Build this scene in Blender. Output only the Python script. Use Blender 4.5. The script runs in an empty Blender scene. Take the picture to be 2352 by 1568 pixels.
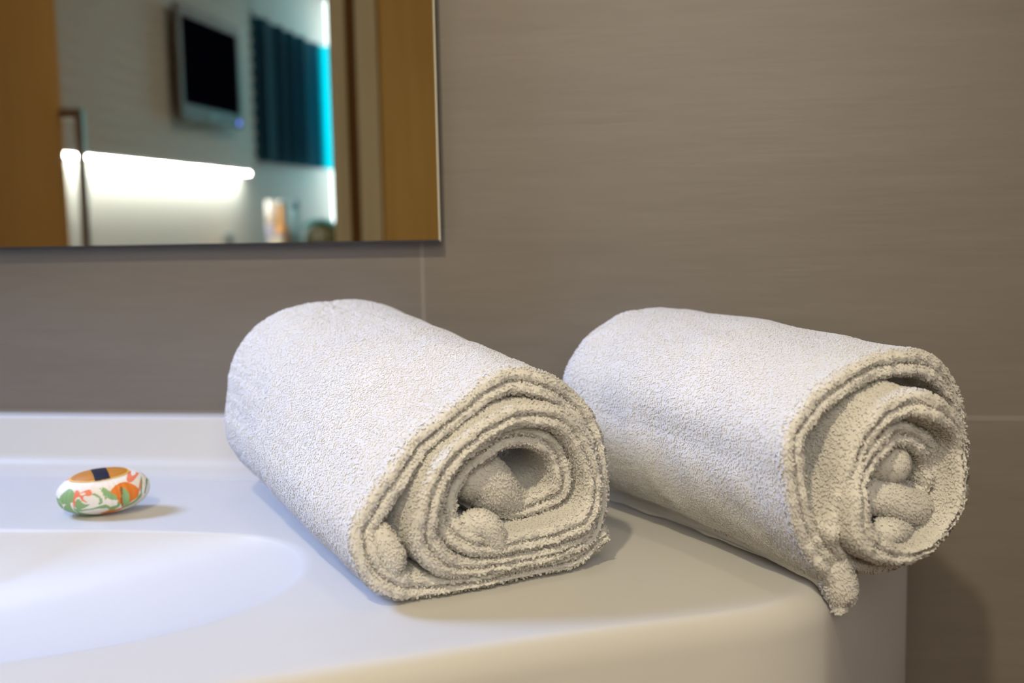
import bpy, bmesh, math, random
import numpy as np
from mathutils import Vector, Matrix

sc = bpy.context.scene
C = sc.collection

# ------------------------------------------------------------------ camera
FPX = 2550.0
yaw, pit, rho = math.radians(8.7), math.radians(6.2), 0.0198
cam_loc = Vector((0, -0.85, 0.195))
f = Vector((-math.sin(yaw) * math.cos(pit), math.cos(yaw) * math.cos(pit), -math.sin(pit)))
r0 = f.cross(Vector((0, 0, 1))).normalized()
u0 = r0.cross(f)
up = u0 * math.cos(rho) + r0 * math.sin(rho)
rt = r0 * math.cos(rho) - u0 * math.sin(rho)
cd = bpy.data.cameras.new('camera')
cam = bpy.data.objects.new('camera', cd)
C.objects.link(cam)
m = Matrix((rt, up, -f)).transposed().to_4x4()
m.translation = cam_loc
cam.matrix_world = m
cd.sensor_width = 36.0
cd.lens = FPX / 2352 * 36.0
cd.clip_start = 0.01
cd.dof.use_dof = True
cd.dof.focus_distance = 0.63
cd.dof.aperture_fstop = 6.0
sc.camera = cam

# ------------------------------------------------------------------ world, view
w = bpy.data.worlds.new('world')
sc.world = w
w.use_nodes = True
bg = w.node_tree.nodes['Background']
bg.inputs[0].default_value = (0.75, 0.9, 1.0, 1)
bg.inputs[1].default_value = 0.3
sc.view_settings.view_transform = 'Standard'
sc.view_settings.look = 'None'
sc.view_settings.gamma = 1
sc.view_settings.use_curve_mapping = False
sc.view_settings.exposure = 0.0
sc.cycles.use_denoising = True
sc.cycles.max_bounces = 10
sc.cycles.diffuse_bounces = 9
sc.cycles.glossy_bounces = 5


def lamp(name, kind, loc, power, col, size=0.1, target=None, spot=None, blend=0.5, size_y=None):
    d = bpy.data.lights.new(name, kind)
    d.energy = power
    d.color = col
    if kind == 'AREA':
        d.size = size
        if size_y:
            d.shape = 'RECTANGLE'
            d.size_y = size_y
    else:
        d.shadow_soft_size = size
    if spot:
        d.spot_size = math.radians(spot)
        d.spot_blend = blend
    o = bpy.data.objects.new(name, d)
    C.objects.link(o)
    o.location = loc
    if target is not None:
        o.rotation_euler = (Vector(target) - Vector(loc)).to_track_quat('-Z', 'Y').to_euler()
    return o


# cool lamp on the left, two halogen downlights, added soft fills
dl = lamp('cool_left_lamp', 'AREA', (-1.35, -0.13, 0.95), 6.4, (0.41, 0.56, 1.0), 0.4, (-0.2, -0.2, 0.05), size_y=0.4)
dl.data.spread = math.radians(80)
lamp('basin_downlight', 'SPOT', (-0.12, -0.40, 1.55), 5.0, (1.0, 0.88, 0.66), 0.03, (-0.15, -0.25, 0), 110, 0.8)
lamp('entry_lamp', 'SPOT', (-0.20, -1.25, 1.05), 40.0, (1.0, 0.84, 0.55), 0.03, (-0.12, -0.2, -0.05), 62, 1.0)
lamp('front_fill', 'AREA', (0.12, -1.30, 0.50), 6.3, (1.0, 0.91, 0.74), 0.45, (0.0, -0.2, 0.05))  # added frontal fill, brightens the towel ends
lamp('ceiling_fill', 'AREA', (0.1, -0.75, 1.58), 1.5, (1.0, 0.80, 0.50), 0.7, (0.1, -0.75, 0))  # added warm fill standing in for bounce off the ceiling
lamp('bedroom_fill', 'AREA', (-0.6, -3.2, 1.55), 10.0, (1.0, 0.87, 0.78), 0.8, (-0.6, -3.2, 0))  # unseen area lamp added to lift the dim bedroom


# ------------------------------------------------------------------ materials
def mat(name, col, rough=0.5, metal=0.0, spec=0.5, sheen=0.0, emit=None, strength=0.0, trans=0.0):
    M = bpy.data.materials.new(name)
    M.use_nodes = True
    b = M.node_tree.nodes['Principled BSDF']
    b.inputs['Base Color'].default_value = (*col, 1)
    b.inputs['Roughness'].default_value = rough
    b.inputs['Metallic'].default_value = metal
    b.inputs['Specular IOR Level'].default_value = spec
    if sheen:
        b.inputs['Sheen Weight'].default_value = sheen
    if trans:
        b.inputs['Transmission Weight'].default_value = trans
    if emit:
        b.inputs['Emission Color'].default_value = (*emit, 1)
        b.inputs['Emission Strength'].default_value = strength
    return M


def nodes(M):
    nt = M.node_tree
    return nt, nt.nodes, nt.links, nt.nodes['Principled BSDF']


def mathn(nt, op, a, b=None, c=None):
    n = nt.nodes.new('ShaderNodeMath')
    n.operation = op
    for i, v in enumerate((a, b, c)):
        if v is None:
            continue
        if isinstance(v, (int, float)):
            n.inputs[i].default_value = v
        else:
            nt.links.new(v, n.inputs[i])
    return n.outputs[0]


def noise(nt, scale_vec, scale=1.0, detail=4, rough=0.55):
    tc = nt.nodes.new('ShaderNodeTexCoord')
    mp = nt.nodes.new('ShaderNodeMapping')
    mp.inputs['Scale'].default_value = scale_vec
    nt.links.new(tc.outputs['Object'], mp.inputs['Vector'])
    nz = nt.nodes.new('ShaderNodeTexNoise')
    nz.inputs['Scale'].default_value = scale
    nz.inputs['Detail'].default_value = detail
    nz.inputs['Roughness'].default_value = rough
    nt.links.new(mp.outputs[0], nz.inputs['Vector'])
    return nz.outputs['Fac']


def ramp(nt, fac, stops):
    r = nt.nodes.new('ShaderNodeValToRGB')
    e = r.color_ramp.elements
    while len(e) < len(stops):
        e.new(0.5)
    for i, (p, c) in enumerate(stops):
        e[i].position = p
        e[i].color = (*c, 1)
    nt.links.new(fac, r.inputs[0])
    return r.outputs[0]


def mixc(nt, fac, a, b, mode='MIX'):
    n = nt.nodes.new('ShaderNodeMix')
    n.data_type = 'RGBA'
    n.blend_type = mode
    for k, v in ((0, fac), (6, a), (7, b)):
        if isinstance(v, (int, float)):
            n.inputs[k].default_value = v
        elif isinstance(v, tuple):
            n.inputs[k].default_value = (*v, 1)
        else:
            nt.links.new(v, n.inputs[k])
    return n.outputs[2]


def bump(nt, h, strength, dist):
    b = nt.nodes.new('ShaderNodeBump')
    b.inputs['Strength'].default_value = strength
    b.inputs['Distance'].default_value = dist
    nt.links.new(h, b.inputs['Height'])
    return b.outputs[0]


def tile_material():
    M = mat('brushed_tile', (0.2, 0.17, 0.15), 0.45)
    nt, N, L, b = nodes(M)
    tc = N.new('ShaderNodeTexCoord')
    sx = N.new('ShaderNodeSeparateXYZ')
    L.new(tc.outputs['Object'], sx.inputs[0])
    x, z = sx.outputs[0], sx.outputs[2]
    n1 = noise(nt, (5, 5, 70), 1.0, 6, 0.6)
    n2 = noise(nt, (22, 22, 380), 1.0, 4, 0.6)
    n3 = noise(nt, (2.2, 2.2, 9), 1.0, 2, 0.5)
    s = mathn(nt, 'ADD', mathn(nt, 'MULTIPLY', n1, 0.45), mathn(nt, 'MULTIPLY', n2, 0.3))
    s = mathn(nt, 'ADD', s, mathn(nt, 'MULTIPLY', n3, 0.25))
    col = ramp(nt, s, [(0.30, (0.155, 0.137, 0.121)), (0.5, (0.180, 0.161, 0.144)), (0.72, (0.208, 0.188, 0.169))])
    # joints: 1.2 x 0.6 m tiles, every second course shifted by half a tile
    zz = mathn(nt, 'DIVIDE', mathn(nt, 'SUBTRACT', z, 0.0437), 0.6)
    row = mathn(nt, 'FLOOR', zz)
    fz = mathn(nt, 'ABSOLUTE', mathn(nt, 'SUBTRACT', mathn(nt, 'FRACT', mathn(nt, 'ADD', zz, 0.5)), 0.5))
    gz = mathn(nt, 'LESS_THAN', fz, 0.0019 / 0.6)
    sh = mathn(nt, 'MULTIPLY', row, 0.5)
    xx = mathn(nt, 'ADD', mathn(nt, 'DIVIDE', mathn(nt, 'ADD', x, 0.1999), 1.2), sh)
    fx = mathn(nt, 'ABSOLUTE', mathn(nt, 'SUBTRACT', mathn(nt, 'FRACT', mathn(nt, 'ADD', xx, 0.5)), 0.5))
    gx = mathn(nt, 'LESS_THAN', fx, 0.0017 / 1.2)
    g = mathn(nt, 'MAXIMUM', gx, gz)
    L.new(mixc(nt, g, col, (0.235, 0.215, 0.20)), b.inputs['Base Color'])
    h = mathn(nt, 'SUBTRACT', n2, mathn(nt, 'MULTIPLY', g, 2.0))
    L.new(bump(nt, h, 0.25, 0.0006), b.inputs['Normal'])
    return M


def oak_material(name, c0, c1, c2, scale=(60, 60, 2.0)):
    M = mat(name, c1, 0.6, spec=0.15)
    nt, N, L, b = nodes(M)
    n1 = noise(nt, scale, 1.0, 5, 0.6)
    n2 = noise(nt, (scale[0] * 4, scale[1] * 4, scale[2] * 2), 1.0, 3, 0.6)
    s = mathn(nt, 'ADD', mathn(nt, 'MULTIPLY', n1, 0.7), mathn(nt, 'MULTIPLY', n2, 0.3))
    L.new(ramp(nt, s, [(0.3, c0), (0.5, c1), (0.72, c2)]), b.inputs['Base Color'])
    return M


M_tile = tile_material()
M_oak = oak_material('oak_veneer', (0.62, 0.345, 0.075), (0.73, 0.42, 0.10), (0.80, 0.48, 0.13))
M_oakpale = oak_material('pale_oak_frame', (0.72, 0.57, 0.29), (0.80, 0.645, 0.34), (0.85, 0.70, 0.40))
M_oakdark = oak_material('dark_oak_groove', (0.16, 0.07, 0.015), (0.20, 0.09, 0.02), (0.25, 0.12, 0.03))
M_plaster = mat('warm_plaster', (0.62, 0.58, 0.50), 0.8)
M_bath = mat('bathroom_plaster', (0.62, 0.55, 0.43), 0.7)
M_floor = oak_material('floor_planks', (0.20, 0.14, 0.09), (0.27, 0.19, 0.12), (0.33, 0.24, 0.16), (3, 40, 40))
M_panelwhite = mat('wavy_panel_paint', (0.44, 0.43, 0.37), 0.6)
M_bedwall = mat('bedroom_wall_paint', (0.46, 0.475, 0.44), 0.7)
M_ceramic = mat('white_solid_surface', (0.57, 0.57, 0.565), 0.45, spec=0.3)
M_mirror = mat('mirror_silver', (0.90, 0.91, 0.88), 0.012, 1.0)
M_glassedge = mat('polished_glass_edge', (0.75, 0.74, 0.62), 0.25, 0.3)
M_mirrorback = mat('mirror_backing', (0.02, 0.02, 0.022), 0.5)
M_tvgrey = mat('television_grey_plastic', (0.15, 0.13, 0.11), 0.5, spec=0.3)
M_tvblack = mat('television_screen', (0.002, 0.0025, 0.007), 0.7, spec=0.0)
M_led = mat('led_strip_light', (1, 1, 1), 0.5, emit=(1.0, 0.97, 0.90), strength=55)
M_blueled = mat('blue_indicator', (0.1, 0.1, 0.8), 0.5, emit=(0.15, 0.18, 1.0), strength=2.5)
M_window = mat('bright_daylight_pane', (0.8, 0.9, 0.95), 0.3, emit=(0.86, 0.97, 1.0), strength=3.8)
M_winframe = mat('window_frame_white', (0.75, 0.77, 0.77), 0.4)
M_steel = mat('brushed_brown_steel', (0.30, 0.24, 0.18), 0.4, 0.6)
M_chrome = mat('chrome', (0.8, 0.8, 0.8), 0.12, 1.0)
M_socket = mat('grey_plastic', (0.22, 0.26, 0.25), 0.5)
M_cabinet = mat('cabinet_laminate', (0.55, 0.53, 0.48), 0.5)


def curtain_material(nm, c, tc, mixv):
    M = mat(nm, c, 0.85)
    nt, N, L, b = nodes(M)
    tr = N.new('ShaderNodeBsdfTranslucent')
    tr.inputs[0].default_value = (*tc, 1)
    mx = N.new('ShaderNodeMixShader')
    mx.inputs[0].default_value = mixv
    L.new(b.outputs[0], mx.inputs[1])
    L.new(tr.outputs[0], mx.inputs[2])
    L.new(mx.outputs[0], N['Material Output'].inputs[0])
    return M


M_curtain = curtain_material('teal_curtain_cloth', (0.0, 0.035, 0.065), (0.0, 0.30, 0.45), 0.3)
M_curtain_backlit = curtain_material('backlit_teal_cloth', (0.0, 0.30, 0.42), (0.0, 0.78, 0.95), 0.75)  # same curtain cloth, window backlight put into a brighter colour


def towel_material():
    M = mat('white_terry_cotton', (0.978, 0.97, 0.945), 1.0, spec=0.1, sheen=0.3)
    nt, N, L, b = nodes(M)
    b.inputs['Sheen Roughness'].default_value = 0.6
    tr = N.new('ShaderNodeBsdfTranslucent')
    tr.inputs[0].default_value = (0.978, 0.967, 0.935, 1)
    mx = N.new('ShaderNodeMixShader')
    mx.inputs[0].default_value = 0.4
    L.new(b.outputs[0], mx.inputs[1])
    L.new(tr.outputs[0], mx.inputs[2])
    L.new(mx.outputs[0], N['Material Output'].inputs[0])
    return M


M_towel = towel_material()


# ------------------------------------------------------------------ helpers
def obj(name, verts, faces, M, parent=None, smooth=False):
    me = bpy.data.meshes.new(name)
    me.from_pydata([tuple(v) for v in verts], [], faces)
    me.update()
    o = bpy.data.objects.new(name, me)
    C.objects.link(o)
    for mm in (M if isinstance(M, (list, tuple)) else [M]):
        me.materials.append(mm)
    if smooth:
        me.polygons.foreach_set('use_smooth', [True] * len(me.polygons))
    if parent:
        o.parent = parent
    return o


def big_mesh(name, verts, quads, M, parent=None, smooth=True):
    """numpy arrays straight into one mesh of quads"""
    me = bpy.data.meshes.new(name)
    nv, nf = len(verts), len(quads)
    me.vertices.add(nv)
    me.vertices.foreach_set('co', np.ascontiguousarray(verts, dtype=np.float32).ravel())
    me.loops.add(nf * 4)
    me.loops.foreach_set('vertex_index', np.ascontiguousarray(quads, dtype=np.int32).ravel())
    me.polygons.add(nf)
    me.polygons.foreach_set('loop_start', np.arange(0, nf * 4, 4, dtype=np.int32))
    if smooth:
        me.polygons.foreach_set('use_smooth', np.ones(nf, dtype=bool))
    me.update(calc_edges=True)
    me.validate()
    me.materials.append(M)
    o = bpy.data.objects.new(name, me)
    C.objects.link(o)
    if parent:
        o.parent = parent
    return o


def bm_obj(name, bm, M, parent=None, smooth=False):
    me = bpy.data.meshes.new(name)
    bm.normal_update()
    bm.to_mesh(me)
    bm.free()
    o = bpy.data.objects.new(name, me)
    C.objects.link(o)
    for mm in (M if isinstance(M, (list, tuple)) else [M]):
        me.materials.append(mm)
    if smooth:
        me.polygons.foreach_set('use_smooth', [True] * len(me.polygons))
    if parent:
        o.parent = parent
    return o


def box_bm(bm, lo, hi, bevel=0.0, rot=None, pivot=(0, 0, 0)):
    g = bmesh.ops.create_cube(bm, size=1.0)
    vs = g['verts']
    for v in vs:
        v.co = Vector(((lo[0] + hi[0]) / 2 + v.co.x * (hi[0] - lo[0]),
                       (lo[1] + hi[1]) / 2 + v.co.y * (hi[1] - lo[1]),
                       (lo[2] + hi[2]) / 2 + v.co.z * (hi[2] - lo[2])))
    if bevel:
        es = list({e for v in vs for e in v.link_edges})
        bmesh.ops.bevel(bm, geom=es, offset=bevel, segments=2, affect='EDGES', profile=0.5)
    return bm


def box(name, lo, hi, M, parent=None, bevel=0.0):
    bm = bmesh.new()
    box_bm(bm, lo, hi, bevel)
    return bm_obj(name, bm, M, parent)


def lathe_bm(bm, prof, center, seg=32):
    rings = []
    for r, z in prof:
        rings.append([bm.verts.new((center[0] + r * math.cos(2 * math.pi * k / seg),
                                    center[1] + r * math.sin(2 * math.pi * k / seg), center[2] + z)) for k in range(seg)])
    for a, b in zip(rings, rings[1:]):
        for k in range(seg):
            bm.faces.new((a[k], a[(k + 1) % seg], b[(k + 1) % seg], b[k]))
    bm.faces.new(rings[0][::-1])
    bm.faces.new(rings[-1])
    return bm


def empty(name, loc=(0, 0, 0)):
    o = bpy.data.objects.new(name, None)
    C.objects.link(o)
    o.location = loc
    o.empty_display_size = 0.02
    return o


def keep(child, parent):
    """parent with the child's world position kept (parents are unrotated)"""
    child.parent = parent
    child.location = Vector(child.location) - Vector(parent.location)
    return child


def tag(o, label, cat, group=None):
    o['label'] = label
    o['category'] = cat
    if group:
        o['group'] = group
    return o


def struct(o):
    o['kind'] = 'structure'
    return o


# ------------------------------------------------------------------ bathroom shell
ZF, ZC = -0.86, 1.62
YB = -1.36
struct(box('wall_back', (-1.75, 0.0, ZF), (1.0, 0.08, ZC), M_tile))
struct(box('wall_left', (-1.75, YB, ZF), (-1.65, 0.0, ZC), M_bath))
struct(box('wall_right', (0.9, YB, ZF), (1.0, 0.0, ZC), M_bath))
struct(box('floor', (-2.2, -5.75, ZF - 0.05), (1.6, 0.08, ZF), M_floor))
struct(box('ceiling', (-2.2, -5.75, ZC), (1.6, 0.08, ZC + 0.05), M_plaster))
# wall with the doorway to the bedroom (oak clad towards the bathroom)
bm = bmesh.new()
box_bm(bm, (-0.585, YB - 0.09, ZF), (1.6, YB + 0.004, ZC))
box_bm(bm, (-2.06, YB - 0.09, ZF), (-1.58, YB, ZC))
box_bm(bm, (-1.58, YB - 0.09, 1.25), (-0.585, YB, ZC))
struct(bm_obj('wall_front', bm, M_oak))
# door frame in three steps: pale stop, dark groove, pale architrave
d1 = struct(empty('door_1', (-1.1, YB, ZF)))
for nm, x0, x1, ya, yb, M in (('door_stop', -0.690, -0.657, YB - 0.09, YB, M_oakpale),
                              ('frame_groove', -0.657, -0.632, YB - 0.09, YB - 0.006, M_oakdark),
                              ('architrave', -0.632, -0.590, YB - 0.09, YB + 0.008, M_oakpale)):
    keep(box(nm, (x0, ya, ZF), (x1, yb, 1.25), M), d1)
    keep(box(nm, (-2.19 - x1, ya, ZF), (-2.19 - x0, yb, 1.25), M), d1)

# open door leaf (hinged at the left jamb, swung into the bedroom) with a long pull handle
leaf = empty('oak_door', (-1.5, YB - 0.02, ZF))
dx, dy = -1.716 + 1.5, -2.13 - (YB - 0.02)
ll = math.hypot(dx, dy)
leaf.rotation_euler = (0, 0, math.atan2(dy, dx))
bm = bmesh.new()
box_bm(bm, (0, -0.04, 0.005), (ll, 0.0, 2.06), 0.002)
M_leaf = oak_material('oak_door_veneer', (0.47, 0.25, 0.075), (0.57, 0.31, 0.10), (0.66, 0.37, 0.13))
M_leaf.node_tree.nodes['Principled BSDF'].inputs['Specular IOR Level'].default_value = 0.0
bm_obj('door_leaf', bm, M_leaf, leaf)
bm = bmesh.new()
hx = ll - 0.022
z0, z1 = 0.66, 1.39
box_bm(bm, (hx - 0.012, 0.04, z0), (hx + 0.012, 0.062, z1), 0.002)
for za, zb in ((z1 - 0.028, z1), (z0, z0 + 0.028)):
    box_bm(bm, (hx - 0.012, 0.0, za), (hx + 0.012, 0.05, zb), 0.002)
hd = bm_obj('pull_handle', bm, M_steel, leaf)
tag(leaf, 'light oak door standing open, with long pull handle, seen in mirror', 'door')

# ------------------------------------------------------------------ mirror
mr = empty('wall_mirror', (-0.75, -0.004, 0.18))
X0, X1, Z0, Z1 = -1.30, -0.1812, 0.1803, 1.02
YM = -0.017
e = 0.0012
v = [(X0 + e, YM, Z0 + e), (X1 - e, YM, Z0 + e), (X1 - e, YM, Z1 - e), (X0 + e, YM, Z1 - e)]
keep(obj('mirror_glass', v, [(0, 1, 2, 3)], M_mirror), mr)
v2 = v + [(X0, YM + e, Z0), (X1, YM + e, Z0), (X1, YM + e, Z1), (X0, YM + e, Z1)]
keep(obj('bevelled_edge', v2, [(1, 5, 6, 2), (2, 6, 7, 3), (3, 7, 4, 0)], M_glassedge), mr)
vb = [(X0, YM + e, Z0), (X1, YM + e, Z0), (X1 - e, YM - 0.0001, Z0 + e * 1.3), (X0 + e, YM - 0.0001, Z0 + e * 1.3), (X0, YM, Z0 - 0.0003), (X1, YM, Z0 - 0.0003)]
keep(obj('bottom_edge', vb, [(4, 5, 2, 3), (0, 1, 5, 4)], M_mirrorback), mr)
keep(box('mirror_backing', (X0, YM + e, Z0), (X1, YM + 0.0045, Z1), M_mirrorback), mr)
keep(box('mounting_rail', (X0 + 0.03, -0.0124, Z0 + 0.03), (X1 - 0.03, -0.0002, Z1 - 0.03), M_mirrorback), mr)
tag(mr, 'large frameless wall mirror on tiled wall above the washbasin', 'mirror')


# ------------------------------------------------------------------ washbasin
def catmull(pts, n, closed=False):
    P = np.array(pts, float)
    if closed:
        Q = np.vstack([P[-1], P, P[0], P[1]])
    else:
        Q = np.vstack([2 * P[0] - P[1], P, 2 * P[-1] - P[-2]])
    out = []
    k = len(Q) - 3
    for i in range(k):
        p0, p1, p2, p3 = Q[i:i + 4]
        t = np.linspace(0, 1, 24, endpoint=False)[:, None]
        out.append(0.5 * (2 * p1 + (p2 - p0) * t + (2 * p0 - 5 * p1 + 4 * p2 - p3) * t ** 2 + (3 * p1 - p0 - 3 * p2 + p3) * t ** 3))
    out.append(P[:1] if closed else P[-1:])
    out = np.vstack(out)
    d = np.concatenate([[0], np.cumsum(np.linalg.norm(np.diff(out, axis=0), axis=1))])
    s = np.linspace(0, d[-1], n)
    return np.stack([np.interp(s, d, out[:, j]) for j in range(out.shape[1])], 1), s


XC, YC = -0.62, -0.30
half = [(0.1655, -0.0008), (0.1660, -0.012), (0.118, -0.150), (0.082, -0.255), (0.066, -0.283), (0.038, -0.305),
        (0.0, -0.323), (-0.06, -0.351), (-0.12, -0.384), (-0.20, -0.428), (-0.30, -0.478), (-0.42, -0.520), (-0.54, -0.541)]
outer = half + [(XC, -0.545)] + [(2 * XC - x, y) for x, y in half[::-1]]
rimh = [(-0.45, -0.1965), (-0.36, -0.193), (-0.30, -0.1935), (-0.262, -0.200), (-0.234, -0.222), (-0.217, -0.258), (-0.216, -0.295), (-0.228, -0.330),
        (-0.252, -0.362), (-0.282, -0.385), (-0.33, -0.412), (-0.40, -0.441), (-0.50, -0.464)]
rim = rimh + [(XC, -0.470)] + [(2 * XC - x, y) for x, y in rimh[::-1]]


def radial(poly, th, closed=True):
    P, _ = catmull(poly, 1500, closed)
    a = np.arctan2(P[:, 1] - YC, P[:, 0] - XC)
    r = np.hypot(P[:, 0] - XC, P[:, 1] - YC)
    o = np.argsort(a)
    a, r = a[o], r[o]
    return np.interp(th, np.concatenate([a - 2 * np.pi, a, a + 2 * np.pi]), np.tile(r, 3))


def outer_radius(th):
    P, _ = catmull(outer, 1500, False)
    P = np.vstack([P, np.stack([np.linspace(P[-1, 0], P[0, 0], 400), np.full(400, -0.0008)], 1)])
    a = np.arctan2(P[:, 1] - YC, P[:, 0] - XC)
    r = np.hypot(P[:, 0] - XC, P[:, 1] - YC)
    o = np.argsort(a)
    a, r = a[o], r[o]
    return np.interp(th, np.concatenate([a - 2 * np.pi, a, a + 2 * np.pi]), np.tile(r, 3))


NT = 720
th = np.linspace(-np.pi, np.pi, NT, endpoint=False)
Ro, Ri = outer_radius(th), radial(rim, th)
back = (np.sin(th) * Ro + YC) > -0.01          # side against the wall: keep square
rings = []


def ring(R, z):
    zz = np.broadcast_to(z, R.shape)
    rings.append(np.stack([XC + R * np.cos(th), YC + R * np.sin(th), zz], 1))


ring(Ro * 0.9, -0.24)
ring(Ro - 0.004, -0.24)
ring(Ro, -0.236)
ring(Ro, -0.12)
RO = 0.017
for k in range(0, 9):
    t = k / 8 * math.pi / 2
    ins = np.where(back, 0.0, RO * (1 - math.cos(t)))
    ring(Ro - ins, -RO * 1.0 + RO * math.sin(t))
RR = 0.009
Ra, Rb = Ro - np.where(back, 0.0, RO), Ri + RR
for k in range(1, 13):
    ring(Ra + (Rb - Ra) * k / 12, 0.0)
# rounded lip into the bowl, then the bowl itself
dep = 0.062
for k in range(1, 8):
    t = k / 7 * 0.72
    ring(Ri + RR - RR * math.sin(t) / math.sin(0.72) * 1.0, -RR * (1 - math.cos(t)))
Rell = 1.0 / np.sqrt((np.cos(th) / 0.40) ** 2 + (np.sin(th) / 0.135) ** 2)
z_start = -RR * (1 - math.cos(0.72))
for k in range(1, 40):
    s = 1 - k / 40
    mixr = min(1.0, (1 - s) * 1.4)
    ring((Ri * (1 - mixr) + Rell * mixr) * s, z_start - dep * (1 - s ** 2.1))
V = np.vstack(rings + [np.array([[XC, YC, z_start - dep]])])
Q = []
nr = len(rings)
for i in range(nr - 1):
    a = i * NT + np.arange(NT)
    b = i * NT + (np.arange(NT) + 1) % NT
    Q.append(np.stack([a, b, b + NT, a + NT], 1))
Q = np.vstack(Q)
basin = big_mesh('washbasin', V, Q, M_ceramic)
tag(basin, 'wide white washbasin with shallow bowl, fixed to tiled wall', 'washbasin')

# raised upstand along the wall, blended into the ledge with a cove
prof = [(-0.0006, -0.002), (-0.0006, 0.0432), (-0.012, 0.0432)]
for k in range(1, 7):
    t = k / 6 * math.radians(75)
    prof.append((-0.0165 - 0.003 * math.sin(t), 0.0402 + 0.003 * math.cos(t)))
x0_, z0_ = prof[-1]
x1_, z1_ = -0.0285, 0.0150
prof.append((x1_, z1_))
for k in range(1, 7):
    t = k / 6
    a_ = t * math.pi / 2
    prof.append((x1_ - 0.026 * (1 - math.cos(a_)) ** 0.85, z1_ * (1 - math.sin(a_)) + 0.0002))
prof.append((x1_ - 0.026, -0.002))
n = len(prof)
xs = [2 * XC - 0.150, 0.146, 0.149, 0.150]
vv = []
for i, x in enumerate(xs):
    k = 1.0 if i < 2 else (0.93 if i == 2 else 0.75)
    vv += [(x, y if j < 2 else y * (k if j < 14 else 1), z * (k if z > 0.0 else 1)) for j, (y, z) in enumerate(prof)]
ff = []
for i in range(len(xs) - 1):
    for j in range(n - 1):
        ff.append((i * n + j, i * n + j + 1, (i + 1) * n + j + 1, (i + 1) * n + j))
ff += [tuple(range(n))[::-1], tuple(range((len(xs) - 1) * n, len(xs) * n))]
us = obj('upstand', vv, ff, M_ceramic, basin, smooth=True)
us.data.set_sharp_from_angle(angle=math.radians(28))

OUT_POLY, _ = catmull(outer, 600, False)


def rest_on_basin(P, gap):
    """keeps points P[..., 3] at least gap above the basin top and its rounded edge"""
    r = np.hypot(P[..., 0] - XC, P[..., 1] - YC)
    R = outer_radius(np.arctan2(P[..., 1] - YC, P[..., 0] - XC)) + gap
    d = np.clip(r - (R - (RO + gap)), 0, RO + gap)
    z = np.where(r < R, gap + np.sqrt(np.maximum((RO + gap) ** 2 - d ** 2, 0)) - (RO + gap), -9)
    P[..., 2] = np.maximum(P[..., 2], z)


# ------------------------------------------------------------------ rolled towels
T1 = [(121.6, 17.9), (103.2, 7.6), (81.0, 5.6), (54.4, 5.2), (28.9, 5.4), (7.3, 6.9), (-9.5, 13.4), (-18.6, 24.2), (-21.6, 37.2), (-18.5, 46.4), (-8.4, 60.6), (3.7, 74.3), (16.9, 86.4), (34.2, 97.0), (52.9, 106.8), (67.4, 109.7), (86.4, 104.2), (103.3, 92.2), (112.5, 79.0), (118.2, 60.5), (120.0, 41.1), (118.2, 28.5), (111.7, 20.0), (97.6, 15.5), (75.7, 13.9), (49.3, 13.8), (29.1, 15.6), (16.5, 22.1), (8.7, 33.0), (7.7, 44.6), (11.0, 58.5), (19.2, 71.7), (31.2, 81.1), (46.4, 89.2), (61.8, 93.4), (81.8, 90.8), (95.2, 82.3), (104.4, 67.9), (109.9, 51.6), (108.6, 39.1), (101.6, 30.0), (86.9, 25.8), (65.3, 24.5), (48.7, 24.8), (33.5, 28.9), (24.5, 36.6), (22.2, 46.3), (24.5, 57.3), (34.7, 67.9), (48.0, 76.1), (59.3, 80.6), (75.1, 79.1), (87.9, 71.8), (95.3, 59.5), (96.3, 47.7), (90.6, 39.9), (76.3, 36.5), (62.5, 38.3), (50.0, 44.0)]
T2 = [(-43.1, -8.5), (-51.0, 7.1), (-64.5, 24.2), (-76.0, 44.9), (-81.0, 64.1), (-83.5, 80.2), (-77.8, 92.3), (-62.8, 102.2), (-41.3, 110.6), (-17.3, 115.7), (10.5, 114.3), (29.3, 105.3), (41.5, 93.0), (48.0, 80.5), (52.0, 66.0), (50.6, 45.4), (44.1, 29.8), (32.1, 19.7), (12.0, 12.4), (-11.9, 9.9), (-32.3, 14.8), (-44.5, 21.0), (-50.2, 29.7), (-48.8, 38.8), (-46.3, 53.6), (-42.5, 67.3), (-34.5, 80.4), (-22.8, 90.5), (-8.5, 95.6), (6.5, 98.0), (21.0, 93.5), (34.0, 85.5), (43.0, 75.0), (44.8, 61.3), (43.9, 48.1), (39.8, 35.4), (30.3, 26.0), (13.8, 20.0), (-3.4, 19.3), (-20.1, 25.9), (-30.8, 35.2), (-34.2, 45.5), (-34.4, 56.1), (-30.5, 66.0), (-20.5, 75.9), (-8.2, 80.9), (7.7, 77.8), (18.8, 69.2), (23.9, 57.4), (22.8, 46.3), (11.2, 38.3), (-2.5, 38.5), (-16.8, 45.5)]

rng = np.random.default_rng(7)


def vnoise(x, seed, freq):
    """smooth 1-D value noise"""
    r = np.random.default_rng(seed).uniform(-1, 1, 4096)
    x = np.asarray(x) * freq
    i = np.floor(x).astype(int)
    t = x - i
    t = t * t * (3 - 2 * t)
    return r[i % 4096] * (1 - t) + r[(i + 1) % 4096] * t


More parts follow.
